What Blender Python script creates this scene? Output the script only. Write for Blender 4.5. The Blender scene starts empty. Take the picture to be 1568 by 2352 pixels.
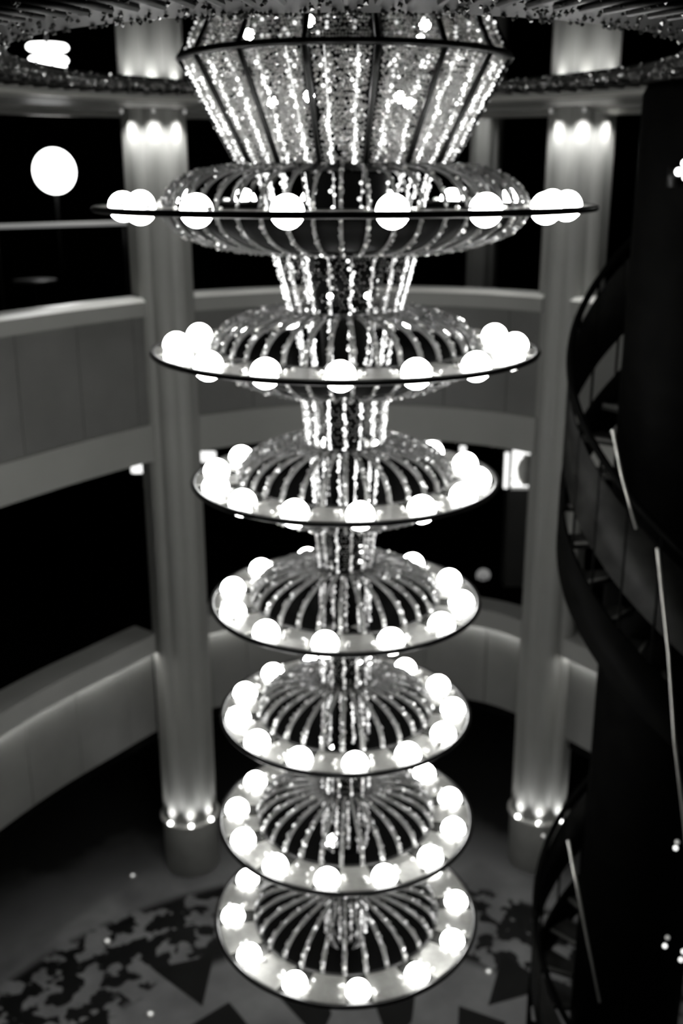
import bpy, math, random
from mathutils import Vector, Matrix
PI = math.pi
R_ = math.radians
rnd = random.Random(7)
scene = bpy.context.scene
COL = scene.collection

# ------------------------------------------------------------------ camera, world, exposure
cam_d = bpy.data.cameras.new('camera')
cam = bpy.data.objects.new('camera', cam_d)
COL.objects.link(cam)
cam_d.sensor_fit = 'VERTICAL'
cam_d.sensor_height = 36.0
cam_d.sensor_width = 24.0
cam_d.lens = 2410.8 / 2352 * 36.0
cam_d.clip_start = 0.05
cam.location = (0, 0, 0)
cam.rotation_euler = (R_(90 - 17.659), R_(0.13), 0)
cam_d.dof.use_dof = True
cam_d.dof.focus_distance = 2.3
cam_d.dof.aperture_fstop = 2.3
scene.camera = cam
world = bpy.data.worlds.new('world')
scene.world = world
world.use_nodes = True
world.node_tree.nodes['Background'].inputs[0].default_value = (0.5, 0.5, 0.48, 1)
world.node_tree.nodes['Background'].inputs[1].default_value = 0.0
vs = scene.view_settings
vs.view_transform = 'Standard'
vs.look = 'None'
vs.gamma = 1.0
vs.exposure = 0.0
vs.use_curve_mapping = False

cy = scene.cycles if hasattr(scene, 'cycles') else None
if cy:
    cy.max_bounces = 4
    cy.diffuse_bounces = 2
    cy.glossy_bounces = 3
    cy.transmission_bounces = 2
    cy.caustics_reflective = False
    cy.caustics_refractive = False
    cy.use_adaptive_sampling = True
    cy.adaptive_threshold = 0.03
    cy.use_light_tree = False
BULB = 22.0        # radiance of the chandelier globes

# ------------------------------------------------------------------ materials
def mat(name, v=0.5, rough=0.5, metal=0.0, emit=0.0, noise=0.0, nscale=4.0, bump=0.0, bscale=60.0, spec=0.5):
    m = bpy.data.materials.new(name)
    m.use_nodes = True
    nt = m.node_tree
    b = nt.nodes['Principled BSDF']
    col = (v, v, v * 0.94, 1)
    b.inputs['Base Color'].default_value = col
    b.inputs['Roughness'].default_value = rough
    b.inputs['Metallic'].default_value = metal
    b.inputs['Specular IOR Level'].default_value = spec
    if emit:
        b.inputs['Emission Color'].default_value = (1, 1, 0.985, 1)
        b.inputs['Emission Strength'].default_value = emit
    tc = nt.nodes.new('ShaderNodeTexCoord')
    if noise:
        n = nt.nodes.new('ShaderNodeTexNoise')
        n.inputs['Scale'].default_value = nscale
        n.inputs['Detail'].default_value = 5
        nt.links.new(tc.outputs['Object'], n.inputs['Vector'])
        r = nt.nodes.new('ShaderNodeMapRange')
        r.inputs[1].default_value = 0.3
        r.inputs[2].default_value = 0.7
        r.inputs[3].default_value = v * (1 - noise)
        r.inputs[4].default_value = v * (1 + noise)
        nt.links.new(n.outputs['Fac'], r.inputs[0])
        c = nt.nodes.new('ShaderNodeCombineColor')
        mm = nt.nodes.new('ShaderNodeMath')
        mm.operation = 'MULTIPLY'
        mm.inputs[1].default_value = 0.94
        nt.links.new(r.outputs[0], mm.inputs[0])
        nt.links.new(r.outputs[0], c.inputs[0])
        nt.links.new(r.outputs[0], c.inputs[1])
        nt.links.new(mm.outputs[0], c.inputs[2])
        nt.links.new(c.outputs[0], b.inputs['Base Color'])
    if bump:
        n = nt.nodes.new('ShaderNodeTexNoise')
        n.inputs['Scale'].default_value = bscale
        nt.links.new(tc.outputs['Object'], n.inputs['Vector'])
        bp = nt.nodes.new('ShaderNodeBump')
        bp.inputs['Strength'].default_value = bump
        bp.inputs['Distance'].default_value = 0.01
        nt.links.new(n.outputs['Fac'], bp.inputs['Height'])
        nt.links.new(bp.outputs['Normal'], b.inputs['Normal'])
    return m

def crystal(name, v, gloss=0.35, trans=0.45, rough=0.12):
    m = bpy.data.materials.new(name)
    m.use_nodes = True
    nt = m.node_tree
    nt.nodes.clear()
    out = nt.nodes.new('ShaderNodeOutputMaterial')
    g = nt.nodes.new('ShaderNodeBsdfGlossy')
    g.inputs['Roughness'].default_value = rough
    g.inputs['Color'].default_value = (min(1, v * 1.1),) * 3 + (1,)
    d = nt.nodes.new('ShaderNodeBsdfDiffuse')
    d.inputs['Color'].default_value = (v, v, v * .97, 1)
    t = nt.nodes.new('ShaderNodeBsdfTranslucent')
    t.inputs['Color'].default_value = (v, v, v * .97, 1)
    m1 = nt.nodes.new('ShaderNodeMixShader')
    m1.inputs[0].default_value = trans
    nt.links.new(d.outputs[0], m1.inputs[1])
    nt.links.new(t.outputs[0], m1.inputs[2])
    m2 = nt.nodes.new('ShaderNodeMixShader')
    m2.inputs[0].default_value = gloss
    nt.links.new(m1.outputs[0], m2.inputs[1])
    nt.links.new(g.outputs[0], m2.inputs[2])
    nt.links.new(m2.outputs[0], out.inputs[0])
    return m

def glint_crystal(name, lo_, hi, power):
    # painted glints: each bead gets added emission for sparkle, some weak, some strong
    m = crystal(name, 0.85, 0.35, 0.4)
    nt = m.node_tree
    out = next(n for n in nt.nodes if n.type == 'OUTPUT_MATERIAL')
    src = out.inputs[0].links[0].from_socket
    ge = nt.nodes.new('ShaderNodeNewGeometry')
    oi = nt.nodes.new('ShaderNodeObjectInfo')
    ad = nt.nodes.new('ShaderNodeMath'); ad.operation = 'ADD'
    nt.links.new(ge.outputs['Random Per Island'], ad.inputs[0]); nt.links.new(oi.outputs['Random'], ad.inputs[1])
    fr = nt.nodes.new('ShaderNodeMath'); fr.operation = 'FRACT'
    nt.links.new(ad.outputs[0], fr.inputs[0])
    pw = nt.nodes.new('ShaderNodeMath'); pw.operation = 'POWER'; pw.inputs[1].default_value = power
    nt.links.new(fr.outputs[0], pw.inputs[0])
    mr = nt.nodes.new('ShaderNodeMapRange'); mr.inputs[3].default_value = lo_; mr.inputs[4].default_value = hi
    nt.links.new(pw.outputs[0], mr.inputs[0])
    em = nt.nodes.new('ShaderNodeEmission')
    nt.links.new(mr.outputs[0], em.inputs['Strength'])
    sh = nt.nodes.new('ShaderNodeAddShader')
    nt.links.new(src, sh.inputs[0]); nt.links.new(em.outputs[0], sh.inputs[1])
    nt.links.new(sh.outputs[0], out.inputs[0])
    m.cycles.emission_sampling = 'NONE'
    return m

M = dict(
    bead_glint=glint_crystal('painted_glint_crystal', 0.15, 2.6, 0.9),
    bead_glint_soft=glint_crystal('soft_painted_glint_crystal', 0.02, 0.75, 2.2),
    bead_glint_half=glint_crystal('half_painted_glint_crystal', 0.05, 1.4, 1.6),
    globe=mat('frosted_globe', 0.9, 0.4, emit=BULB),
    inner=mat('inner_lamp', 0.9, 0.4, emit=60.0),
    bead=crystal('clear_crystal', 0.97, 0.35, 0.4),
    bead_net=crystal('net_crystal', 0.85, 0.25, 0.45, 0.2),
    bead_rib=crystal('rib_crystal', 0.26, 0.4, 0.2, 0.18),
    bead_dim=crystal('smoky_crystal', 0.26, 0.45, 0.2, 0.15),
    black=mat('black_lacquer', 0.006, 0.35, spec=0.3),
    liner=mat('black_liner', 0.002, 0.6, spec=0.05),
    blackplate=mat('black_plate', 0.05, 0.16, 0.6),
    mirror=mat('brushed_mirror', 0.32, 0.28, 0.55, noise=0.12, nscale=30),
    steel=mat('polished_steel', 0.6, 0.3, 0.8),
    band=mat('pale_band', 0.26, 0.55, noise=0.04, nscale=3),
    coping=mat('pale_coping', 0.85, 0.3, noise=0.05, nscale=3),
    panel=mat('grey_panel', 0.125, 0.5, noise=0.10, nscale=2.5, bump=0.03, bscale=20),
    column=mat('column_plaster', 0.25, 0.6, noise=0.05, nscale=3),
    lband=mat('cap_plaster', 0.31, 0.6, noise=0.05, nscale=3),
    lpanel=mat('lower_panel', 0.16, 0.55, noise=0.12, nscale=2.5, bump=0.03, bscale=20),
    pedestal=mat('pedestal_stone', 0.6, 0.6, noise=0.1, nscale=5),
    soffit=mat('soffit_metal', 0.2, 0.35, 0.4, noise=0.08, nscale=4, bump=0.04, bscale=90),
    soffit_dark=mat('soffit_dark', 0.008, 0.45, noise=0.2, nscale=8, spec=0.15),
    dark=mat('dark_carpet', 0.004, 0.9, noise=0.3, nscale=6, spec=0.0),
    darkwall=mat('dark_wall', 0.002, 0.9, noise=0.2, nscale=2, spec=0.0),
    stair=mat('dark_bronze', 0.0025, 0.6, 0.0, spec=0.02, noise=0.3, nscale=9),
    tread=mat('dark_tread', 0.03, 0.6, spec=0.1, noise=0.2, nscale=12),
    guard=mat('guard_bronze', 0.014, 0.5, noise=0.5, nscale=7, spec=0.1),
    nosing=mat('tread_nosing', 0.16, 0.4, 0.3),
    spot=mat('spot_lens', 0.9, 0.4, emit=9.0),
    spot_floor=mat('floor_spot_lens', 0.9, 0.4, emit=0.9),
    lampwhite=mat('lamp_white', 0.9, 0.4, emit=6.0),
    lampdim=mat('lamp_dim', 0.6, 0.4, emit=0.18),
    lampmid=mat('lamp_mid', 0.8, 0.4, emit=1.5),
    wood=mat('display_frame', 0.1, 0.5),
    farrail=mat('painted_glow_rail_metal', 0.6, 0.4, 0.3, emit=0.22),  # added emission brightens the rail, which is no lamp
    tabletop=mat('dark_table', 0.03, 0.4),
    strip=mat('cove_strip', 0.8, 0.4, emit=22.0),
    vase=mat('pale_vase', 0.7, 0.3),
    inlay=mat('black_marble', 0.006, 0.45, spec=0.2, noise=0.3, nscale=5),
)

# floor: grey marble with a ring of dark leafy inlay round the chandelier's axis
def floor_mat():
    m = bpy.data.materials.new('patterned_marble')
    m.use_nodes = True
    nt = m.node_tree
    L = nt.links.new
    b = nt.nodes['Principled BSDF']
    b.inputs['Roughness'].default_value = 0.5
    b.inputs['Specular IOR Level'].default_value = 0.25
    tc = nt.nodes.new('ShaderNodeTexCoord')
    mp = nt.nodes.new('ShaderNodeMapping')
    mp.inputs['Location'].default_value = (0, -5, 0)
    L(tc.outputs['Object'], mp.inputs[0])
    sp = nt.nodes.new('ShaderNodeSeparateXYZ')
    L(mp.outputs[0], sp.inputs[0])
    cb = nt.nodes.new('ShaderNodeCombineXYZ')
    L(sp.outputs[0], cb.inputs[0]); L(sp.outputs[1], cb.inputs[1])
    ln = nt.nodes.new('ShaderNodeVectorMath'); ln.operation = 'LENGTH'
    L(cb.outputs[0], ln.inputs[0])
    n1 = nt.nodes.new('ShaderNodeTexNoise'); n1.inputs['Scale'].default_value = 6.5; n1.inputs['Detail'].default_value = 2
    L(tc.outputs['Object'], n1.inputs['Vector'])
    leaf = nt.nodes.new('ShaderNodeMapRange'); leaf.inputs[1].default_value = 0.47; leaf.inputs[2].default_value = 0.50
    L(n1.outputs['Fac'], leaf.inputs[0])
    # ring mask 2.3 .. 3.35
    a = nt.nodes.new('ShaderNodeMapRange'); a.inputs[1].default_value = 2.35; a.inputs[2].default_value = 2.45
    L(ln.outputs['Value'], a.inputs[0])
    c = nt.nodes.new('ShaderNodeMapRange'); c.inputs[1].default_value = 3.3; c.inputs[2].default_value = 3.4
    c.inputs[3].default_value = 1; c.inputs[4].default_value = 0
    L(ln.outputs['Value'], c.inputs[0])
    mu = nt.nodes.new('ShaderNodeMath'); mu.operation = 'MULTIPLY'
    L(a.outputs[0], mu.inputs[0]); L(c.outputs[0], mu.inputs[1])
    mu2 = nt.nodes.new('ShaderNodeMath'); mu2.operation = 'MULTIPLY'
    L(mu.outputs[0], mu2.inputs[0]); L(leaf.outputs[0], mu2.inputs[1])
    n2 = nt.nodes.new('ShaderNodeTexNoise'); n2.inputs['Scale'].default_value = 2.2; n2.inputs['Detail'].default_value = 6
    L(tc.outputs['Object'], n2.inputs['Vector'])
    gr = nt.nodes.new('ShaderNodeMapRange'); gr.inputs[1].default_value = .3; gr.inputs[2].default_value = .7
    gr.inputs[3].default_value = 0.14; gr.inputs[4].default_value = 0.26
    L(n2.outputs['Fac'], gr.inputs[0])
    mx = nt.nodes.new('ShaderNodeMix'); mx.data_type = 'RGBA'
    L(mu2.outputs[0], mx.inputs[0])
    L(gr.outputs[0], mx.inputs[6])
    mx.inputs[7].default_value = (0.006, 0.006, 0.006, 1)
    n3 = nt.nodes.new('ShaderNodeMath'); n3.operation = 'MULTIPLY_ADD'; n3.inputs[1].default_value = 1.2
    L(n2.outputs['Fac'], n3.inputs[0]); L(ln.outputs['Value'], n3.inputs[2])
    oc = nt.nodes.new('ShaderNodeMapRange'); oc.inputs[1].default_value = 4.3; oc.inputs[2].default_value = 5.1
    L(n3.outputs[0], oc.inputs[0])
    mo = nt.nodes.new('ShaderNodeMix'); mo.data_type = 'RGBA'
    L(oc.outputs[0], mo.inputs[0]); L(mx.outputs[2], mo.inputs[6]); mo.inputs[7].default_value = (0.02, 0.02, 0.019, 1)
    L(mo.outputs[2], b.inputs['Base Color'])
    return m
M['floor'] = floor_mat()
for k_ in ('globe', 'inner', 'spot', 'lampwhite', 'lampmid', 'strip'):
    M[k_].cycles.emission_sampling = 'FRONT'
for k_ in ('spot_floor', 'lampdim', 'farrail', 'spot'):
    M[k_].cycles.emission_sampling = 'NONE'

# ------------------------------------------------------------------ mesh builder
ICO_V = []
ICO_F = [(0,11,5),(0,5,1),(0,1,7),(0,7,10),(0,10,11),(1,5,9),(5,11,4),(11,10,2),(10,7,6),(7,1,8),
         (3,9,4),(3,4,2),(3,2,6),(3,6,8),(3,8,9),(4,9,5),(2,4,11),(6,2,10),(8,6,7),(9,8,1)]
_p = (1 + 5 ** .5) / 2
for v in ((-1,_p,0),(1,_p,0),(-1,-_p,0),(1,-_p,0),(0,-1,_p),(0,1,_p),(0,-1,-_p),(0,1,-_p),(_p,0,-1),(_p,0,1),(-_p,0,-1),(-_p,0,1)):
    ICO_V.append(Vector(v).normalized())
OCT_V = [Vector(v) for v in ((1,0,0),(-1,0,0),(0,1,0),(0,-1,0),(0,0,1),(0,0,-1))]
OCT_F = [(0,2,4),(2,1,4),(1,3,4),(3,0,4),(2,0,5),(1,2,5),(3,1,5),(0,3,5)]

class MB:
    def __init__(s):
        s.v = []; s.f = []; s.sm = []
    def add(s, vs, fs, smooth=False):
        o = len(s.v)
        s.v += [tuple(x) for x in vs]
        s.f += [tuple(i + o for i in f) for f in fs]
        s.sm += [smooth] * len(fs)
        return s
    def box(s, c, d, rz=0.0):
        cx, cy, cz = c; x, y, z = d[0]/2, d[1]/2, d[2]/2
        ca, sa = math.cos(rz), math.sin(rz)
        vs = []
        for k in (-z, z):
            for (i, j) in ((-x,-y),(x,-y),(x,y),(-x,y)):
                vs.append((cx + i*ca - j*sa, cy + i*sa + j*ca, cz + k))
        return s.add(vs, [(3,2,1,0),(4,5,6,7),(0,1,5,4),(1,2,6,5),(2,3,7,6),(3,0,4,7)])
    def lathe(s, prof, n=64, c=(0,0,0), a0=0.0, a1=2*PI, closed=False, smooth=True, caps=False):
        full = abs(a1 - a0) > 2*PI - 1e-6
        cols = n if full else n + 1
        m = len(prof)
        vs = []
        for i in range(cols):
            a = a0 + (a1-a0)*i/n
            for (r, z) in prof:
                vs.append((c[0]+r*math.sin(a), c[1]-r*math.cos(a), c[2]+z))
        fs = []
        for i in range(n):
            j = (i+1) % cols
            for k in range(m if closed else m-1):
                l = (k+1) % m
                fs.append((i*m+k, j*m+k, j*m+l, i*m+l))
        if caps and not full:
            fs.append(tuple(range(m)))
            fs.append(tuple((cols-1)*m + k for k in reversed(range(m))))
        return s.add(vs, fs, smooth)
    def tube(s, pts, r, n=8, cap=True, closed=False):
        pts = [Vector(p) for p in pts]
        rr = r if isinstance(r, (list, tuple)) else [r]*len(pts)
        vs = []; N = len(pts); nrm = None
        for i, p in enumerate(pts):
            if closed: t = pts[(i+1) % N] - pts[i-1]
            else: t = pts[min(i+1, N-1)] - pts[max(i-1, 0)]
            t.normalize()
            if nrm is None:
                u = t.orthogonal().normalized()
            else:
                u = (nrm - t*nrm.dot(t))
                u = u.normalized() if u.length > 1e-6 else t.orthogonal().normalized()
            nrm = u
            w = t.cross(u)
            for k in range(n):
                a = 2*PI*k/n
                vs.append(p + (u*math.cos(a) + w*math.sin(a))*rr[i])
        fs = []
        for i in range(N if closed else N-1):
            j = (i+1) % N
            for k in range(n):
                l = (k+1) % n
                fs.append((i*n+k, i*n+l, j*n+l, j*n+k))
        if cap and not closed:
            fs.append(tuple(reversed(range(n))))
            fs.append(tuple((N-1)*n+k for k in range(n)))
        return s.add(vs, fs, True)
    def bead(s, p, r, q=None):
        q = q or rot()
        return s.add([Vector(p) + q @ (v*r) for v in ICO_V], ICO_F)
    def octa(s, p, r, q=None):
        q = q or rot()
        return s.add([Vector(p) + q @ (v*r) for v in OCT_V], OCT_F)
    def sphere(s, p, r, n=20, m=12, sz=1.0):
        prof = [(max(1e-4, r*math.sin(PI*k/m)), -r*sz*math.cos(PI*k/m)) for k in range(m+1)]
        return s.lathe(prof, n, p)
    def sweep(s, path, prof, closed_path=False, smooth=False):
        # path: 2-D points; prof: (inward offset, z) loop
        N = len(path); m = len(prof); vs = []
        for i, p in enumerate(path):
            a = path[max(i-1, 0)]; b = path[min(i+1, N-1)]
            t = Vector((b[0]-a[0], b[1]-a[1])).normalized()
            nx, ny = t.y, -t.x          # right of travel = inside (towards the atrium)
            for (o, z) in prof:
                vs.append((p[0]+nx*o, p[1]+ny*o, z))
        fs = []
        for i in range(N-1):
            for k in range(m):
                l = (k+1) % m
                fs.append((i*m+k, (i+1)*m+k, (i+1)*m+l, i*m+l))
        fs.append(tuple(range(m))); fs.append(tuple((N-1)*m+k for k in reversed(range(m))))
        return s.add(vs, fs, smooth)
    def mesh(s, name, m):
        me = bpy.data.meshes.new(name)
        me.from_pydata(s.v, [], s.f)
        me.polygons.foreach_set('use_smooth', s.sm)
        me.materials.append(M[m] if isinstance(m, str) else m)
        me.update()
        return me
    def build(s, name, m, parent=None, loc=None):
        return link(name, s.mesh(name, m), parent, loc)

def rot():
    return Matrix.Rotation(rnd.uniform(0, 2*PI), 3, 'X') @ Matrix.Rotation(rnd.uniform(0, 2*PI), 3, 'Z')

def link(name, me, parent=None, loc=None, rz=0.0):
    o = bpy.data.objects.new(name, me)
    COL.objects.link(o)
    if parent: o.parent = parent
    if loc is not None: o.location = loc
    if rz: o.rotation_euler = (0, 0, rz)
    return o

def empty(name, loc, label, cat, group=None):
    o = link(name, None, None, loc)
    o.empty_display_size = 0.1
    return tag(o, label, cat, group)

def tag(o, label, cat, group=None):
    o['label'] = label; o['category'] = cat
    if group: o['group'] = group
    return o

def struct(o, label=None):
    o['kind'] = 'structure'
    if label: o['label'] = label
    return o

def stuff(o):
    o['kind'] = 'stuff'
    return o

def cr(pts, step=0.06):
    out = []
    P = [Vector(p) for p in pts]
    P = [P[0]*2-P[1]] + P + [P[-1]*2-P[-2]]
    for i in range(1, len(P)-2):
        n = max(2, int((P[i+1]-P[i]).length/step))
        for k in range(n):
            t = k/n
            a, b, c, d = P[i-1], P[i], P[i+1], P[i+2]
            q = 0.5*((2*b) + (c-a)*t + (2*a-5*b+4*c-d)*t*t + (3*b-a-3*c+d)*t**3)
            out.append(tuple(q))
    out.append(tuple(P[-2]))
    return out

AX = (0.015, 5.0)          # plan position of the chandelier
FLOOR = -6.2
# ------------------------------------------------------------------ the shell
fl = MB().box((0, 6.5, FLOOR-0.1), (17, 21, 0.2)).build('floor', 'floor')
struct(fl, 'grey marble floor with a ring of dark leafy inlay')
tri_rng = random.Random(3)
# black kite and triangle inlays set in the marble under the chandelier (a star)
for k in range(16):
    a = 2*PI*(k+0.5)/16
    def pt(r, da): return (AX[0]+r*math.sin(a+da), AX[1]-r*math.cos(a+da))
    for poly in ([pt(2.02, 0.0), pt(2.5, -0.135), pt(2.62, 0.06)], [pt(1.35, -.05), pt(1.9, 0.10), pt(1.95, -0.10), pt(1.6, -.13)]):
        vs = [(p[0], p[1], FLOOR+0.004) for p in poly] + [(p[0], p[1], FLOOR-0.006) for p in poly]
        n = len(poly)
        MB().add(vs, [tuple(range(n)), tuple(range(2*n-1, n-1, -1))] + [(i, i+n, (i+1) % n+n, (i+1) % n) for i in range(n)]).build('inlay_tile', 'inlay', fl)

struct(MB().box((0, 16.6, -1.8), (17, 0.2, 9.2)).build('wall_back', 'darkwall'))
struct(MB().box((-8.4, 6.5, -1.8), (0.2, 20.4, 9.2)).build('wall_left', 'darkwall'))
struct(MB().box((8.4, 6.5, -1.8), (0.2, 20.4, 9.2)).build('wall_right', 'darkwall'))
struct(MB().box((0, -3.6, -1.8), (17, 0.2, 9.2)).build('wall_front', 'darkwall'))
struct(MB().box((0, 6.5, 2.85), (17, 21, 0.2)).build('ceiling', 'darkwall'))

# the oval edge of the balconies (plan curve, left to right past the far end)
UP = [(-3.0, 4.6), (-2.92, 5.6), (-2.72, 6.5), (-2.36, 7.12), (-1.98, 7.72), (-1.55, 8.30), (-1.22, 8.63), (-0.45, 9.03), (0.45, 9.06), (1.15, 8.85), (1.62, 8.5), (2.0, 8.05), (2.45, 7.35), (2.85, 6.5), (3.0, 5.6), (3.05, 4.6)]
LO = [(-3.05, 4.6), (-3.0, 5.4), (-2.85, 6.3), (-2.57, 6.98), (-2.28, 7.52), (-1.97, 7.98), (-1.6, 8.50), (-1.2, 8.86), (-0.45, 9.12), (0.45, 9.16), (1.2, 9.02), (1.63, 8.70), (2.2, 7.95), (2.65, 7.2), (2.95, 6.4), (3.1, 5.5), (3.12, 4.6)]
up = cr(UP); lo = cr(LO)

def slab(name, path, z0, z1, m):
    # deck slab from the oval edge out to the room's walls
    outer = []
    for p in path:
        d = Vector((p[0]-0.0, p[1]-6.0)).normalized()
        t = 1e9
        if d.x > 1e-6: t = min(t, (8.25-p[0])/d.x)
        if d.x < -1e-6: t = min(t, (-8.25-p[0])/d.x)
        if d.y > 1e-6: t = min(t, (16.4-p[1])/d.y)
        if d.y < -1e-6: t = min(t, (p[1]-0.6)/-d.y)
        outer.append((p[0]+d.x*t, p[1]+d.y*t))
    n = len(path)
    inner = [(p[0]*1.06, 6+(p[1]-6)*1.06) for p in path]
    vs = [(x, y, z1) for x, y in inner] + [(x, y, z1) for x, y in outer] + [(x, y, z0) for x, y in inner] + [(x, y, z0) for x, y in outer]
    fs = []
    for i in range(n-1):
        fs += [(i, i+1, n+i+1, n+i), (2*n+i, 3*n+i, 3*n+i+1, 2*n+i+1), (i, 2*n+i, 2*n+i+1, i+1), (n+i, n+i+1, 3*n+i+1, 3*n+i)]
    fs += [(0, n, 3*n, 2*n), (n-1, 3*n-1, 4*n-1, 2*n-1)]
    return struct(MB().add(vs, fs).build(name, m))
slab('floor_upper_deck', up, -2.2, -2.02, 'dark')
slab('floor_lower_deck', lo, -4.95, -4.78, 'dark')

# round ceiling ring with the opening the chandelier hangs through
ZC = 0.49
cring = MB().lathe([(1.448, ZC), (2.02, ZC), (2.06, ZC+.02), (2.35, ZC+.02), (2.38, ZC), (2.62, ZC-.005), (2.66, ZC+.03), (2.95, ZC+.03), (2.99, ZC+.005), (3.35, ZC-.01), (3.40, ZC+.02), (3.75, ZC+.02), (3.80, ZC-.015), (4.12, ZC-.02), (4.16, ZC), (4.16, ZC+.05), (3.3, ZC+.05), (1.448, ZC+.022)], 128, (AX[0], AX[1], 0), closed=True, smooth=False).build('ceiling_ring', 'soffit')
struct(cring, 'round metal soffit ring with stepped mouldings around the ceiling opening')
MB().lathe([(1.444, ZC-.004), (2.0, ZC-.004), (2.0, ZC-.001), (1.446, ZC-.001), (1.446, ZC+.022), (1.442, ZC+.022)], 128, (AX[0], AX[1], 0), closed=True).build('inner_band', 'soffit_dark', cring)
tr = MB()
tr.lathe([(3.82, ZC-.02), (3.86, ZC-.045), (3.92, ZC-.05), (3.96, ZC-.03), (3.96, ZC-.02)], 128, (AX[0], AX[1], 0))
tr.build('moulding', 'steel', cring)
tr = MB().lathe([(2.4, ZC), (2.43, ZC-.02), (2.5, ZC-.02), (2.53, ZC)], 128, (AX[0], AX[1], 0)).build('moulding', 'steel', cring)
mb = MB()
for k in range(1700):
    a = rnd.uniform(0, 2*PI)
    r = 1.452 + 0.56*rnd.random()**1.6
    mb.octa((AX[0]+r*math.sin(a), AX[1]-r*math.cos(a), ZC-.012), rnd.uniform(.006, .011))
for k in range(250):
    a = rnd.uniform(0, 2*PI)
    mb.octa((AX[0]+1.434*math.sin(a), AX[1]-1.434*math.cos(a), ZC+rnd.uniform(0, .02)), rnd.uniform(.006, .010))
stuff(mb.build('crystal_fringe', 'bead_dim', cring))
# fluted hanging strands on the near side's inner band
for k in range(120):
    a = 2*PI*k/120
    m2 = MB()
    p0 = Vector((AX[0]+1.72*math.sin(a), AX[1]-1.72*math.cos(a), ZC-.012)); p1 = Vector((AX[0]+1.99*math.sin(a), AX[1]-1.99*math.cos(a), ZC-.012))
    m2.tube([p0, p1], 0.012, 6).build('soffit_rod', 'soffit_dark', cring)

# ------------------------------------------------------------------ columns
def lobe_r(a, r0, n=8, d=0.16):
    return r0*(1-d + d*abs(math.cos(n*a/2))**0.55)
def column(x, y, r0, z0, z1, label, lamps=True, zmid=None, power=1.6, upper=True, phase=0.0):
    c = empty('fluted_column', (x, y, z0), label, 'column', 'columns round the atrium')
    H = z1-z0
    NS = 96
    ped = 0.55 if lamps else 0.2
    def shaft(za, zb, name):
        vs = []; 
        for z in (za, zb):
            for k in range(NS):
                a = 2*PI*k/NS
                r = lobe_r(a+phase, r0)
                vs.append((r*math.sin(a), -r*math.cos(a), z))
        fs = [(k, (k+1) % NS, NS+(k+1) % NS, NS+k) for k in range(NS)]
        return MB().add(vs, fs, True).build(name, 'column', c)
    shaft(ped, H, 'shaft')
    MB().lathe([(1e-3, 0), (r0*1.02, 0), (r0*1.04, ped-.03), (r0*1.12, ped-.01), (r0*1.12, ped), (1e-3, ped)], 48).build('pedestal', 'pedestal', c)
    if not lamps: return c
    for k in range(8):
        a = 2*PI*k/8-phase
        a = (a+PI) % (2*PI)-PI
        if math.cos(a) < 0.3: continue
        rr = r0*1.07
        px, py = rr*math.sin(a), -rr*math.cos(a)
        s = MB().sphere((px, py, ped+.012), .019, 12, 8).build('uplight', 'spot', c)
        l = bpy.data.lights.new('uplight_beam', 'SPOT'); l.energy = power*3.4; l.spot_size = R_(105); l.spot_blend = 1; l.shadow_soft_size = 0.012
        lo_ = link('uplight_beam', l, c, (px*1.17, py*1.17, ped+.03)); lo_.rotation_euler = (PI-math.cos(a)*0.2, math.sin(a)*0.2*-1, 0)
        # downlight under the ceiling ring
        hz = ZC-.035-z0
        px, py = r0*1.33*math.sin(a), -r0*1.33*math.cos(a)
        MB().lathe([(1e-3, 0), (.010, 0), (.014, .03), (1e-3, .03)], 12, (px, py, hz)).build('downlight', 'lampdim', c)
        l = bpy.data.lights.new('downlight_beam', 'SPOT'); l.energy = power*11; l.spot_size = R_(140); l.spot_blend = 1; l.shadow_soft_size = 0.02
        lo_ = link('downlight_beam', l, c, (px, py, hz-.02))
        if upper:
            hz = ZC+.06-z0
            MB().sphere((px, py, hz+.012), .012, 10, 6).build('upper_uplight', 'spot', c)
            l = bpy.data.lights.new('upper_uplight_beam', 'SPOT'); l.energy = power*10; l.spot_size = R_(110); l.spot_blend = 1; l.shadow_soft_size = 0.012
            lo_ = link('upper_uplight_beam', l, c, (px, py, hz+.03)); lo_.rotation_euler = (PI, 0, 0)
    return c
column(-1.43, 8.52, 0.245, FLOOR, 2.75, 'pale lobed column left of the chandelier with lit base spots', phase=R_(-10))
column(1.84, 8.56, 0.255, FLOOR, 2.75, 'pale lobed column right of the chandelier beside the dark spiral stair', phase=R_(10))
fc = column(1.72, 13.2, 0.19, -2.02, 2.75, 'slim far column in the dark behind the chandelier cone', lamps=False)
l = bpy.data.lights.new('far_column_beam', 'SPOT'); l.energy = 90; l.spot_size = R_(60); l.spot_blend = 1; l.shadow_soft_size = .03
link('far_column_beam', l, fc, (-.15, -.38, 3.2))
MB().lathe([(1e-3, 0), (.03, 0), (.035, .05), (1e-3, .05)], 12, (-.15, -.38, 3.22)).build('downlight', 'black', fc)
MB().tube([(-.15, -.38, 3.27), (-.15, -.19, 3.27), (-.05, -.1, 3.27)], .01, 6).build('lamp_arm', 'black', fc)

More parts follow.
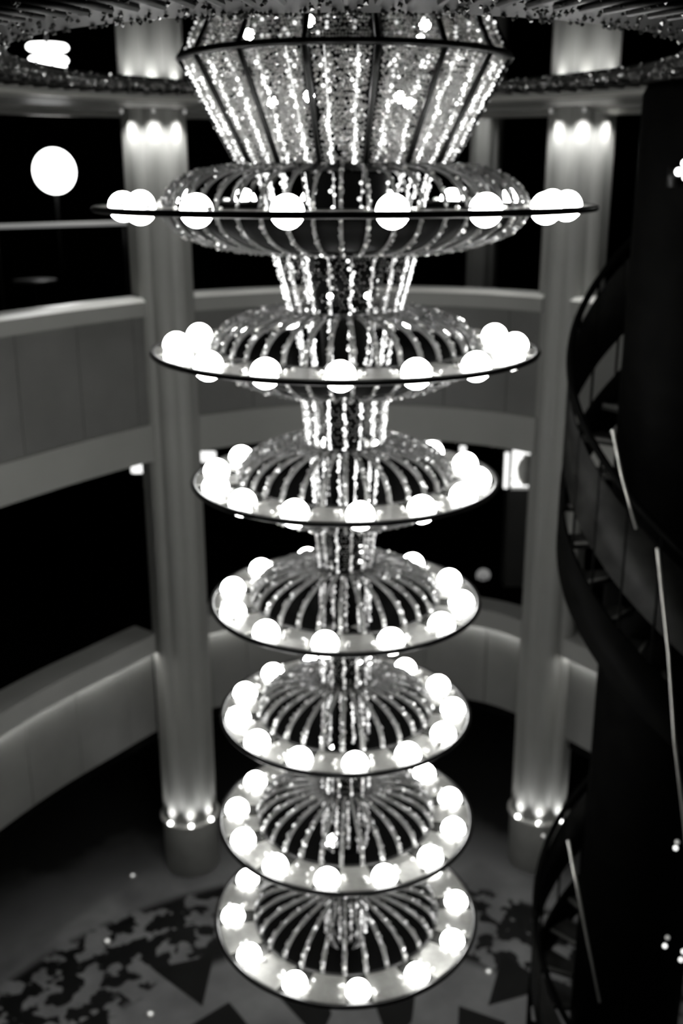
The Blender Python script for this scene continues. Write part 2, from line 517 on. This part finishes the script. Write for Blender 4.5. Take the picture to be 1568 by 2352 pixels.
# ------------------------------------------------------------------ balustrades
COLS = [(-1.43, 8.52, 0.245), (1.84, 8.56, 0.255)]
def runs(path):
    # the parapet is built in runs that stop against the columns
    fine = []
    for a, b in zip(path, path[1:]):
        for k in range(8): fine.append((a[0]+(b[0]-a[0])*k/8, a[1]+(b[1]-a[1])*k/8))
    fine.append(path[-1])
    out = [[]]
    for p in fine:
        if any(math.hypot(p[0]-x, p[1]-y) < r-.02 for x, y, r in COLS):
            if out[-1]: out.append([])
        else: out[-1].append(p)
    res = []
    for q in out:
        if len(q) < 2: continue
        t = q[::8]
        if t[-1] != q[-1]:
            if len(t) > 1 and math.hypot(t[-1][0]-q[-1][0], t[-1][1]-q[-1][1]) < .02: t[-1] = q[-1]
            else: t.append(q[-1])
        res.append(t)
    return res
def balustrade(path, zs, label, cove):
    zt, zp, zb, z0 = zs
    base = empty('balcony_balustrade', (path[len(path)//2][0], path[len(path)//2][1], z0), label, 'balustrade')
    off = Vector(base.location)
    def part(mb, name, m, parent=base):
        mb.v = [(v[0]-off.x, v[1]-off.y, v[2]-off.z) for v in mb.v] if parent is base else mb.v
        return mb.build(name, m, parent)
    part(MB().sweep(path, [(0.014, zt-.02), (-.012, zt+.010), (-.16, zt+.014), (-.16, zt-.02)]), 'coping', 'coping')
    part(MB().sweep(path, [(0.012, zp), (0.012, zt-.02), (-.15, zt-.02), (-.15, zp)]), 'top_band', 'band')
    part(MB().sweep(path, [(0.012, z0), (0.012, zb), (-.15, zb), (-.15, z0)]), 'bottom_band', 'band')
    n = len(path); step = 9
    for i in range(0, n-1, step):
        seg = path[i:min(i+step, n-1)+1]
        if len(seg) < 2: continue
        # leave a narrow joint between panels
        p0, p1 = Vector(seg[0]), Vector(seg[1]); q0, q1 = Vector(seg[-1]), Vector(seg[-2])
        seg = [tuple(p0+(p1-p0).normalized()*.003)] + seg[1:-1] + [tuple(q0+(q1-q0).normalized()*.003)]
        part(MB().sweep(seg, [(-.012, zb-.005), (-.012, zp+.005), (-.10, zp+.005), (-.10, zb-.005)]), 'panel', 'panel')
    return base
for pth, lab in zip(runs(up), ('upper pale balcony parapet with grey panels, left of the left column', 'upper pale balcony parapet behind the chandelier, between the two columns', 'upper pale balcony parapet right of the right column, behind the stair')):
    balustrade(pth, (-0.90, -1.03, -1.90, -2.20), lab, False)

def lower_parapet(path, label):
    zt, zl, z0 = -3.80, -4.0, -4.78
    base = empty('balcony_parapet', (path[len(path)//2][0], path[len(path)//2][1], z0), label, 'parapet')
    off = Vector(base.location)
    def part(mb, name, m):
        mb.v = [(v[0]-off.x, v[1]-off.y, v[2]-off.z) for v in mb.v]
        return mb.build(name, m, base)
    part(MB().sweep(path, [(0.02, zl+.02), (0.02, zt), (-.26, zt), (-.26, zl+.02)]), 'cap', 'lband')
    n = len(path); step = 9
    for i in range(0, n-1, step):
        seg = path[i:min(i+step, n-1)+1]
        if len(seg) < 2: continue
        p0, p1 = Vector(seg[0]), Vector(seg[1]); q0, q1 = Vector(seg[-1]), Vector(seg[-2])
        seg = [tuple(p0+(p1-p0).normalized()*.002)] + seg[1:-1] + [tuple(q0+(q1-q0).normalized()*.002)]
        part(MB().sweep(seg, [(-.05, z0), (-.05, zl+.02), (-.2, zl+.02), (-.2, z0)]), 'panel', 'lpanel')
    part(MB().sweep(path, [(.0, zl+.012), (.0, zl+.02), (-.014, zl+.02), (-.014, zl+.012)]), 'light_strip', 'strip')
    return base
for pth, lab in zip(runs(lo), ('lower curved parapet with a glowing strip, sweeping left of the left column', 'lower parapet with a glowing strip behind the chandelier, between the columns', 'lower parapet with a glowing strip right of the right column, behind the stair')):
    lower_parapet(pth, lab)

# ------------------------------------------------------------------ chandelier
ch = empty('chandelier', (AX[0], AX[1], -4.35), 'seven-tiered crystal chandelier with rings of glowing globe bulbs', 'chandelier')
OZ = 4.35
def ap(r, a, z):  # a = 0 faces the camera
    return Vector((r*math.sin(a), -r*math.cos(a), z+OZ))

TZ = [-0.127, -0.770, -1.412, -2.053, -2.693, -3.332, -3.972]
TR = [1.124, 0.909, 0.749, 0.683, 0.656, 0.689, 0.733]
TN = [16, 16, 14, 12, 13, 13, 12]
TP = [10.0, -1.5, 5.6, -9.2, 4.5, -9.0, 5.5]
RIN = [0.73, 0.68, 0.69, 0.69, 0.69, 0.69, 0.70]
NT = [0.337, 0.211, 0.160, 0.136, 0.134, 0.135, 0.12]     # neck radius under tier i
NB = [0.47, 0.266, 0.186, 0.134, 0.126, 0.130, 0.130]     # collar radius above tier i
RIBS = [48, 38, 32, 28, 28, 28, 28]
HD, HB = 0.168, 0.18
GR = 0.064
globe_me = MB().sphere((0, 0, 0), GR, 18, 11).mesh('globe_bulb', 'globe')
socket_me = MB().lathe([(1e-3, -.012), (.05, -.012), (.058, 0), (.05, .012), (1e-3, .012)], 20).mesh('socket', 'steel')
ibead_me = MB().bead((0, 0, 0), 1.0, Matrix.Identity(3)).mesh('crystal_bead', 'bead_glint')

def beads_line(mb, pts, r, jit=0.25, miss=0.05, kind='bead'):
    for p in pts:
        if rnd.random() < miss: continue
        q = Vector(p) + Vector((rnd.uniform(-1, 1), rnd.uniform(-1, 1), rnd.uniform(-1, 1)))*r*jit
        getattr(mb, kind)(q, r*rnd.uniform(.85, 1.1))

# stem up to the ceiling and the hub
MB().tube([ap(0, 0, -4.3), ap(0, 0, 2.7)], 0.035, 12).build('stem', 'black', ch)
MB().lathe([(1e-3, 2.75+OZ), (.3, 2.75+OZ), (.3, 2.70+OZ), (.1, 2.62+OZ), (1e-3, 2.62+OZ)], 32).build('ceiling_rose', 'steel', ch)

# --- upper cone
ZB, ZM, ZT = 0.04, 0.49, 0.98
RB, RM, RT = 0.47, 0.717, 0.50
def cone_r(z):
    return RB+(RM-RB)*(z-ZB)/(ZM-ZB) if z <= ZM else RM+(RT-RM)*((z-ZM)/(ZT-ZM))**0.85
NP = 16
PH = R_(10.0)
for k in range(NP):
    a = PH + 2*PI*k/NP
    # dark ribs
    zz = [ZB+(ZM-ZB)*i/6 for i in range(7)] + [ZM+(ZT-ZM)*i/5 for i in range(1, 6)]
    MB().tube([ap(cone_r(z)+.004, a, z) for z in zz], .013, 6).build('cone_rib', 'black', ch)
    # beaded net panel between two ribs
    mb = MB()
    rows = 44
    for i in range(rows+34):
        z = ZB+.012+(ZM-ZB-.02)*i/rows if i < rows else ZM+.02+(ZT-ZM-.02)*(i-rows)/34
        r = cone_r(z)
        span = 2*PI/NP
        n = int(r*span/0.0125)
        for j in range(n):
            if rnd.random() < .12: continue
            aa = a+span*(j+.5+.5*(i % 2))/n
            if aa > a+span*.92 or aa < a+span*.08: continue
            mb.octa(ap(r-.004, aa, z+rnd.uniform(-.003, .003)), rnd.uniform(.0058, .0078))
    stuff(mb.build('bead_net_panel', 'bead_net', ch))
    # two bright strands of larger crystals per panel
    for sgn in (-1, 1):
        sa = a + 2*PI/NP*(0.5 + sgn*0.23)
        front = math.cos(sa) > 0.13 
        zz = []
        z = ZB+.02
        while z < ZM-.03:
            zz.append(z); z += 0.0175
        up_zz = [ZM+.03+.02*i for i in range(8)]
        pts = [ap(cone_r(z)+.006, sa+rnd.gauss(0, .011), z) for z in zz]
        extra = [ap(cone_r(z)+.010, sa+rnd.choice((-1, 1))*rnd.uniform(.015, .04), z+rnd.uniform(-.006, .006)) for z in zz if rnd.random() < .5]
        upp = [ap(cone_r(z)+.006, sa+rnd.gauss(0, .025), z) for z in up_zz]
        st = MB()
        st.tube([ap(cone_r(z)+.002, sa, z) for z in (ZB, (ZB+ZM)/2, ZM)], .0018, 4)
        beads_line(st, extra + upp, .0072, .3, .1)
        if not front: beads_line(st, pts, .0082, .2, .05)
        so = st.build('bead_strand', 'bead_glint_half', ch)
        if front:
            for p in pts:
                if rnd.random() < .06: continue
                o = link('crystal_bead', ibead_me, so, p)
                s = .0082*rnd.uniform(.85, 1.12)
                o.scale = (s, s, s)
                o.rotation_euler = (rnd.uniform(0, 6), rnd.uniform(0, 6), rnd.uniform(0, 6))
def ring_band(z, r, t, m, name, parent=ch, h=None):
    h = h or t
    MB().lathe([(r-t, z+OZ-h/2), (r, z+OZ-h/2), (r+t*.3, z+OZ), (r, z+OZ+h/2), (r-t, z+OZ+h/2)], 96, closed=True).build(name, m, parent)
ring_band(ZM, RM+.012, .024, 'black', 'cone_hoop', h=.026)
MB().lathe([(1e-3, ZB+OZ), (.17, ZB+OZ), (.2, ZT-.05+OZ), (1e-3, ZT-.05+OZ)], 32).build('cone_core', 'liner', ch)
ring_band(ZB, RB+.008, .03, 'black', 'cone_hoop', h=.016)
MB().lathe([(1e-3, ZT+OZ), (RT, ZT+OZ), (RT, ZT+.03+OZ), (1e-3, ZT+.03+OZ)], 48).build('cone_cap', 'black', ch)
il_me = MB().sphere((0, 0, 0), .022, 12, 8).mesh('inner_lamp', 'inner')
for k in range(5):
    a = R_(-27+72*k)
    link('inner_lamp', il_me, ch, ap(.33, a, .325))
for k in range(5):
    a = R_(-20+72*k)
    link('inner_lamp', il_me, ch, ap(.42, a, .60))

# --- tiers
for i in range(7):
    z, R, n, ph = TZ[i], TR[i], TN[i], R_(TP[i])
    rin = R*RIN[i]; rb = R*(0.885 if i < 2 else 0.868)
    plate = MB().lathe([(rin-.01, z-.006+OZ), (R-.006, z-.006+OZ), (R-.006, z+.006+OZ), (rin-.01, z+.006+OZ)], 96, closed=True, smooth=False).build('tier_plate', 'blackplate', ch)
    MB().tube([ap(R-.004, 2*PI*k/96, z) for k in range(96)], .0135, 8, closed=True).build('rim', 'black', plate)
    MB().tube([ap(rin, 2*PI*k/96, z+.008) for k in range(96)], .008, 6, closed=True).build('inner_hoop', 'black', plate)
    studs = MB()
    # bulbs, with wedge-shaped mirror panels on the plate between them
    for k in range(n):
        a = ph+2*PI*k/n
        p = ap(rb, a, z+.008)
        g = link('globe_bulb', globe_me, plate, p)
        half = PI/n - (GR*1.0)/rb
        for zz, s in ((z+.006, 1), (z-.006, -1)):
            if s < 0 and i > 1: continue
            MB().lathe([(rin+.008, zz+OZ), (R-.016, zz+OZ), (R-.018, zz+s*.004+OZ), (rin+.010, zz+s*.004+OZ)], 6, a0=a+PI/n-half, a1=a+PI/n+half, closed=True, smooth=False, caps=True).build('mirror_panel', 'mirror', plate)
        # small crystal studs beside each globe
        for sgn in (-1, 1):
            for q in range(3):
                rr = rb+rnd.uniform(-.07, .05)
                studs.bead(ap(rr, a+sgn*(GR*1.25+rnd.uniform(0, .03))/rb, z+.018), rnd.uniform(.007, .011))
    stuff(studs.build('crystal_studs', 'bead', plate))
    # dome ribs above, bowl ribs and black liner below
    def dome(t):   # t 0 at the plate .. 1 at the collar
        th = t*PI/2
        return (NB[i]+.01+(rin-NB[i]-.01)*math.cos(th)**0.9, z+.008+HD*math.sin(th))
    def bowl(t):
        th = t*PI/2
        return (NT[i]+.008+(rin-NT[i]-.008)*math.cos(th)**0.9, z-.008-HB*math.sin(th))
    for fn, nm, rad in ((dome, 'dome_rib', 0.0085 if i == 0 else 0.0125), (bowl, 'bowl_rib', 0.0085)):
        variants = []
        for v in range(4):
            mb = MB()
            ts = [k/10 for k in range(11)]
            pts = [ap(fn(t)[0], 0, fn(t)[1]) for t in ts]
            mb.tube(pts, [rad]*11, 5)
            fine = [k/26 for k in range(27)]
            for t in fine:
                r_, z_ = fn(t)
                if rnd.random() < .8:
                    mb.octa(ap(r_+.004, rnd.uniform(-.006, .006)/max(r_, .1), z_+.006*(1 if fn is dome else -1)), rad*rnd.uniform(.9, 1.35))
            variants.append(mb.mesh(nm, 'bead_rib'))
        for k in range(RIBS[i]):
            o = link(nm, variants[rnd.randrange(4)], plate)
            o.rotation_euler = (0, 0, ph+2*PI*(k+.5)/RIBS[i])
    # sparkling large crystals scattered on the ribs
    mb = MB()
    for k in range(RIBS[i]):
        for q in range(3):
            if rnd.random() < .45: continue
            t = rnd.uniform(.05, .95)
            r_, z_ = dome(t)
            mb.bead(ap(r_+.006, ph+2*PI*(k+.5)/RIBS[i], z_+.008), rnd.uniform(.008, .012))
            t = rnd.uniform(.05, .9)
            r_, z_ = bowl(t)
            mb.bead(ap(r_+.006, ph+2*PI*(k+.5)/RIBS[i], z_-.008), rnd.uniform(.008, .012))
    stuff(mb.build('rib_crystals', 'bead', plate))
    MB().lathe([(bowl(t)[0]-.016, bowl(t)[1]+.012+OZ) for t in [k/12 for k in range(13)]], 64).build('bowl_liner', 'liner', plate)
    # collars at the top of the dome and the foot of the bowl
    ring_band(z+HD+.010, NB[i]+.016, .03, 'black', 'collar', plate, h=.018)
    ring_band(z-HB-.010, NT[i]+.014, .028, 'black', 'collar', plate, h=.018)

# --- necks: sleeves of crystal strands between and through the tiers
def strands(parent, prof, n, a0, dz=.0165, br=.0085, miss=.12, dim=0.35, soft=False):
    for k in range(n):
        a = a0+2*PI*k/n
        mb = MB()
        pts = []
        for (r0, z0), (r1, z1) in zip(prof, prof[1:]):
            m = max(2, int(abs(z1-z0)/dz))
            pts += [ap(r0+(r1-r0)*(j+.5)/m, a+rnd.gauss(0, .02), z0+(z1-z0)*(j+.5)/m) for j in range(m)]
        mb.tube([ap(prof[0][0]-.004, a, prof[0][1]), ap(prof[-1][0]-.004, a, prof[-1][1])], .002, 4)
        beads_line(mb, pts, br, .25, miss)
        mb.build('bead_strand', ('bead_glint_half' if rnd.random() > .65 else 'bead_glint_soft') if soft else ('bead_glint' if rnd.random() > dim else 'bead_glint_half'), parent)
nl_me = MB().sphere((0, 0, 0), .013, 10, 6).mesh('neck_lamp', 'inner')
for i in range(7):
    zt = TZ[i]-HB-.012
    zb = TZ[i+1]+HD+.012 if i < 6 else TZ[i]-HB-.16
    r0, r1 = NT[i], (NB[i+1] if i < 6 else .03)
    sl = MB().lathe([(1e-3, zt+OZ), (r0*.5, zt+OZ), (r1*.5, zb+OZ), (1e-3, zb+OZ)], 48).build('neck_core', 'liner', ch)
    ns = [20, 16, 13, 12, 12, 12, 11][i]
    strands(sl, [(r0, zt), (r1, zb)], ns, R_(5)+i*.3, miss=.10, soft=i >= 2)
    for q in range(3 if i == 0 else 0):
        link('neck_lamp', nl_me, sl, ap(.2, R_((-20, 30, 180)[q]), zb+.08))
    # fine grey mesh between the strands
    mb = MB()
    rows = int((zt-zb)/.014)
    for q in range(rows):
        t = (q+.5)/rows
        r = r0+(r1-r0)*t-.006
        m = max(6, int(2*PI*r/.017))
        for j in range(m):
            if rnd.random() < .45: continue
            mb.octa(ap(r, 2*PI*(j+.5*(q % 2))/m, zt+(zb-zt)*t), .0052)
    stuff(mb.build('neck_bead_net', 'bead_dim' if i < 2 else 'bead_rib', sl))
    # strands carried on inside the open dome, round the stem
    zt2 = TZ[i]+HD; zb2 = TZ[i]-HB*.75
    ra, rb2 = (NB[i]*.92 if i else .40), NT[i]*.95
    if i == 0: zt2 -= .02
    core = MB().lathe([(ra*.5, zt2+OZ), (rb2*.5, zb2+OZ)], 40).build('tier_core', 'liner', ch)
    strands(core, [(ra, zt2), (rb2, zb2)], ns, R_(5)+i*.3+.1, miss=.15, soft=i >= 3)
# finial under the lowest tier
MB().lathe([(1e-3, -4.34+OZ), (.02, -4.335+OZ), (.045, -4.315+OZ), (.045, -4.29+OZ), (.02, -4.265+OZ), (.03, -4.25+OZ), (1e-3, -4.25+OZ)], 24).build('finial', 'steel', ch)

# ------------------------------------------------------------------ spiral stair on the right
SX, SY, SR = 1.95, 5.9, 0.65
stc = empty('spiral_stair', (SX, SY, FLOOR), 'dark open-tread spiral staircase on the right in front of a pale column', 'staircase')
def sp(phi, r, z): return Vector((r*math.cos(phi), r*math.sin(phi), z-FLOOR))
PITCH = 3.7
def phi(zr): return PI-(zr+1.1)*(-1)*2*PI/PITCH*-1
MB().lathe([(1e-3, 0), (.36, 0), (.36, 6.62), (.34, 6.66), (1e-3, 6.66)], 48).build('centre_drum', 'stair', stc)
z_top = -0.05
N = 200
zr = [z_top-(z_top-(FLOOR+.9))*k/N for k in range(N+1)]
MB().tube([sp(phi(z), SR, z) for z in zr], .022, 8).build('handrail', 'stair', stc)
def ribbon(d0, d1, r0, r1, name, m):
    vs = []
    for z in zr:
        for (r, d) in ((r0, d0), (r1, d0), (r1, d1), (r0, d1)):
            vs.append(sp(phi(z), r, max(FLOOR+.001, z-d)))
    fs = []
    for k in range(N):
        for j in range(4):
            fs.append((4*k+j, 4*k+(j+1) % 4, 4*k+4+(j+1) % 4, 4*k+4+j))
    fs += [(0, 1, 2, 3), (4*N+3, 4*N+2, 4*N+1, 4*N)]
    MB().add(vs, fs, True).build(name, m, stc)
ribbon(.78, 1.12, SR-.012, SR+.012, 'stringer', 'stair')
ribbon(.10, .55, SR-.006, SR+.004, 'guard_panel', 'guard')
RISE = .175
nt = int((z_top-.95-(FLOOR+.1))/RISE)
for k in range(nt):
    zt = z_top-.95-k*RISE
    p = phi(zt+.95); da = RISE/PITCH*2*PI*.55
    vs = []
    for zz in (zt-.03, zt):
        vs += [sp(p-da, .35, zz), sp(p-da, SR-.015, zz), sp(p, SR-.015, zz), sp(p+da, SR-.015, zz), sp(p+da, .35, zz)]
    MB().add(vs, [(4,3,2,1,0), (5,6,7,8,9)] + [(j, (j+1) % 5, 5+(j+1) % 5, 5+j) for j in range(5)]).build('tread', 'tread', stc)
    MB().tube([sp(p+da, .37, zt+.004), sp(p+da, SR-.03, zt+.004)], .011, 5).build('nosing', 'nosing', stc)
    MB().tube([sp(p, SR-.0, zt), sp(p, SR-.0, zt+.95)], .008, 6).build('baluster', 'stair', stc)
# slim free-hanging polished rods added to imitate stair rail edges catching light
def abs_tube(pts, r, name, m):
    MB().tube([(x-SX, y-SY, z-FLOOR) for x, y, z in pts], r, 8).build(name, m, stc)
abs_tube([(1.37, 5.2, -1.22), (1.44, 5.2, -1.47), (1.535, 5.2, -1.75)], .008, 'edge_highlight_rod', 'steel')
abs_tube([(1.655, 5.2, -1.86), (1.715, 5.2, -2.17), (1.77, 5.2, -2.46), (1.85, 5.2, -2.98), (1.955, 5.2, -3.52), (2.06, 5.2, -4.1)], .009, 'edge_highlight_rod', 'steel')
abs_tube([(1.3, 5.2, -3.65), (1.43, 5.2, -4.22), (1.565, 5.2, -4.80)], .009, 'edge_highlight_rod', 'steel')

for (x, y, z, m_) in ((1.94, 5.24, -4.42, 'lampmid'), (1.95, 5.24, -4.36, 'lampdim'), (2.05, 5.25, -4.53, 'lampmid'), (2.06, 5.25, -4.47, 'lampmid'), (1.94, 5.24, -3.73, 'lampmid'), (1.945, 5.24, -3.69, 'lampdim'), (1.285, 5.9, -4.02, 'lampdim'), (1.30, 5.85, -4.07, 'lampdim')):
    MB().sphere((x-SX, y-SY, z-FLOOR), .014, 10, 6).build('step_light', m_, stc)

# ------------------------------------------------------------------ lamps and furnishings in the dark decks
g = empty('globe_lamp', (-3.25, 12.5, -2.02), 'large round glowing globe lamp in the dark left of the column', 'lamp')
MB().sphere((0, 0, 2.10), .235, 32, 20, 1.05).build('globe_shade', 'lampwhite', g)
MB().tube([(0, 0, .02), (0, 0, 1.88)], .02, 8).build('pole', 'liner', g)
MB().lathe([(1e-3, 0), (.2, 0), (.2, .02), (.03, .04), (1e-3, .04)], 24).build('base', 'black', g)

for (x, y, z, r, lab) in ((-2.96, 11.5, 1.26, .205, 'upper flat glowing disc lamp seen through the ceiling opening'),
                          (-2.83, 11.0, 1.09, .185, 'lower thicker glowing disc lamp seen through the ceiling opening'),
                          (-2.74, 10.6, 0.985, .17, 'lowest and rightmost glowing disc lamp seen through the ceiling opening')):
    o = empty('pendant_lamp', (x, y, z-.03), lab, 'lamp', 'disc lamps on the upper deck')
    MB().lathe([(1e-3, 0), (r*.9, 0), (r, .02), (r, .04), (r*.9, .06), (1e-3, .06)], 32).build('diffuser', 'lampwhite', o)
    MB().tube([(0, 0, .06), (0, 0, 2.75-z+.03)], .008, 6).build('cord', 'black', o)

# long pale rail with a painted glow, far side of the upper deck
o = empty('deck_rail', (-2.9, 11.0, -2.02), 'thin pale handrail crossing the dark deck left of the column', 'handrail')
MB().tube([(-2.2, -.15, 1.52), (-.55, 0, 1.56), (.8, 0, 1.595), (1.5, .1, 1.6)], .022, 8).build('rail', 'farrail', o)
for x in (-2.0, -.6, .7): MB().tube([(x, 0, 0), (x, 0, 1.54)], .015, 6).build('post', 'black', o)
# small round table beyond
o = empty('side_table', (-3.15, 11.0, -2.02), 'low round table barely lit on the dark upper deck', 'table')
MB().lathe([(1e-3, 1.0), (.22, 1.0), (.23, 1.015), (.22, 1.03), (1e-3, 1.03)], 32).build('table_top', 'tabletop', o)
MB().tube([(0, 0, .02), (0, 0, 1.0)], .02, 8).build('stem', 'black', o)
MB().lathe([(1e-3, 0), (.16, 0), (.16, .02), (1e-3, .03)], 24).build('base', 'black', o)

o = empty('cluster_lamp', (1.685, 5.60, -.05), 'cluster of three small glowing bulbs on the dark drum at the right edge', 'lamp')
MB().lathe([(1e-3, 0), (.03, 0), (.03, .1), (1e-3, .1)], 16).build('bracket', 'black', o)
for (x, z) in ((-.02, .075), (.008, .115), (.02, .05)):
    MB().sphere((x, -.15, z), .019, 14, 8).build('bulb', 'lampwhite', o)
    MB().tube([(0, -.02, .05), (x, -.14, z)], .004, 6).build('arm', 'black', o)
# lit display cabinet on the middle deck
def cabinet(x, y, w, z0, z1, label, items):
    o = empty('display_cabinet', (x, y, -4.78), label, 'cabinet', 'lit cabinets on the middle deck')
    zb, zt = z0+4.78, z1+4.78
    MB().box((0, .22, zt/2), (w, .02, zt)).build('back_board', 'wood', o)
    for s in (-1, 1): MB().box((s*w/2, .1, zt/2), (.03, .26, zt)).build('side_board', 'wood', o)
    MB().box((0, .1, zt), (w+.03, .26, .03)).build('top_board', 'wood', o)
    MB().box((0, .1, zb/2-.02), (w-.03, .24, zb-.04)).build('base_unit', 'wood', o)
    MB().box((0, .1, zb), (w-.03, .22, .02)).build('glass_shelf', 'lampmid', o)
    MB().box((0, .2, (zb+zt)/2), (w-.05, .01, zt-zb-.06)).build('light_panel', 'lampmid', o)
    return o
cb = cabinet(2.16, 12.0, .34, -3.50, -3.0, 'lit display cabinet with a pale vase between chandelier and right column', 1)
v = MB().lathe([(1e-3, 0), (.05, 0), (.06, .02), (.10, .1), (.11, .2), (.08, .29), (.04, .33), (.05, .36), (1e-3, .36)], 24).build('vase', 'vase', None, (2.18, 12.02, -3.485))
tag(v, 'pale round-bellied vase in the lit cabinet by the right column', 'vase')
for (x, y, z, w, h, lab) in ((1.93, 11.9, -3.28, .05, .44, 'upright white light tube beside the lit display cabinet'),
                             (-1.60, 12.0, -3.13, .22, .12, 'small bright wall light right of the left column, by the third tier'),
                             (-2.22, 11.0, -3.0, .14, .10, 'small bright wall light under the left balcony, nearest the left column'),
                             (-2.45, 11.0, -2.96, .12, .05, 'thin wall light under the left balcony, farther from the column'),
                             (1.02, 12.0, -2.98, .26, .05, 'long bright wall light seen just above the third tier'),
                             (1.42, 12.0, -3.1, .07, .18, 'short upright wall light right above the third tier')):
    o = empty('wall_light', (x, y, z-h/2), lab, 'lamp', 'wall lights on the middle deck')
    MB().box((0, .03, h/2), (w+.02, .03, h+.02)).build('back_plate', 'wood', o)
    d = MB().lathe([(1e-3, 0), (.5, .02), (.5, .98), (1e-3, 1)], 16).build('diffuser', 'lampmid', o)
    d.scale = (w, .06, h)
    MB().box((0, 2.2 if y > 11.5 else 2.7, h/2), (.03, 4.36 if y > 11.5 else 5.36, .02)).build('bracket', 'black', o)
o = empty('round_plaque', (1.72, 12.0, -4.78), 'dim round disc standing in the dark right of the fourth tier', 'plaque')
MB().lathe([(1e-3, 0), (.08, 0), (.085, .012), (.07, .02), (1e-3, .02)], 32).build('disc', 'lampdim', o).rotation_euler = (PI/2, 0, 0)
o.children[0].location = (0, 0, .15)
MB().box((0, .03, .07), (.12, .1, .14)).build('foot', 'black', o)

# recessed floor spots
for (x, y, lab) in ((-1.96, 8.3, 'small floor light left of the left column base'), (-2.01, 7.42, 'small floor light by the leafy inlay, leftmost'),
                    (-1.5, 6.6, 'small floor light nearest the bottom left, below the black triangle'), (1.86, 8.05, 'small floor light right of the right column base'), (1.19, 7.05, 'small floor light right of the lowest tier')):
    o = empty('floor_spot', (x, y, FLOOR), lab, 'lamp', 'recessed floor spots')
    MB().lathe([(.018, 0), (.035, 0), (.032, .008), (.018, .008)], 20, closed=True).build('bezel', 'steel', o)
    MB().lathe([(1e-3, 0), (.017, 0), (.015, .008), (1e-3, .01)], 16).build('lens', 'spot_floor', o)
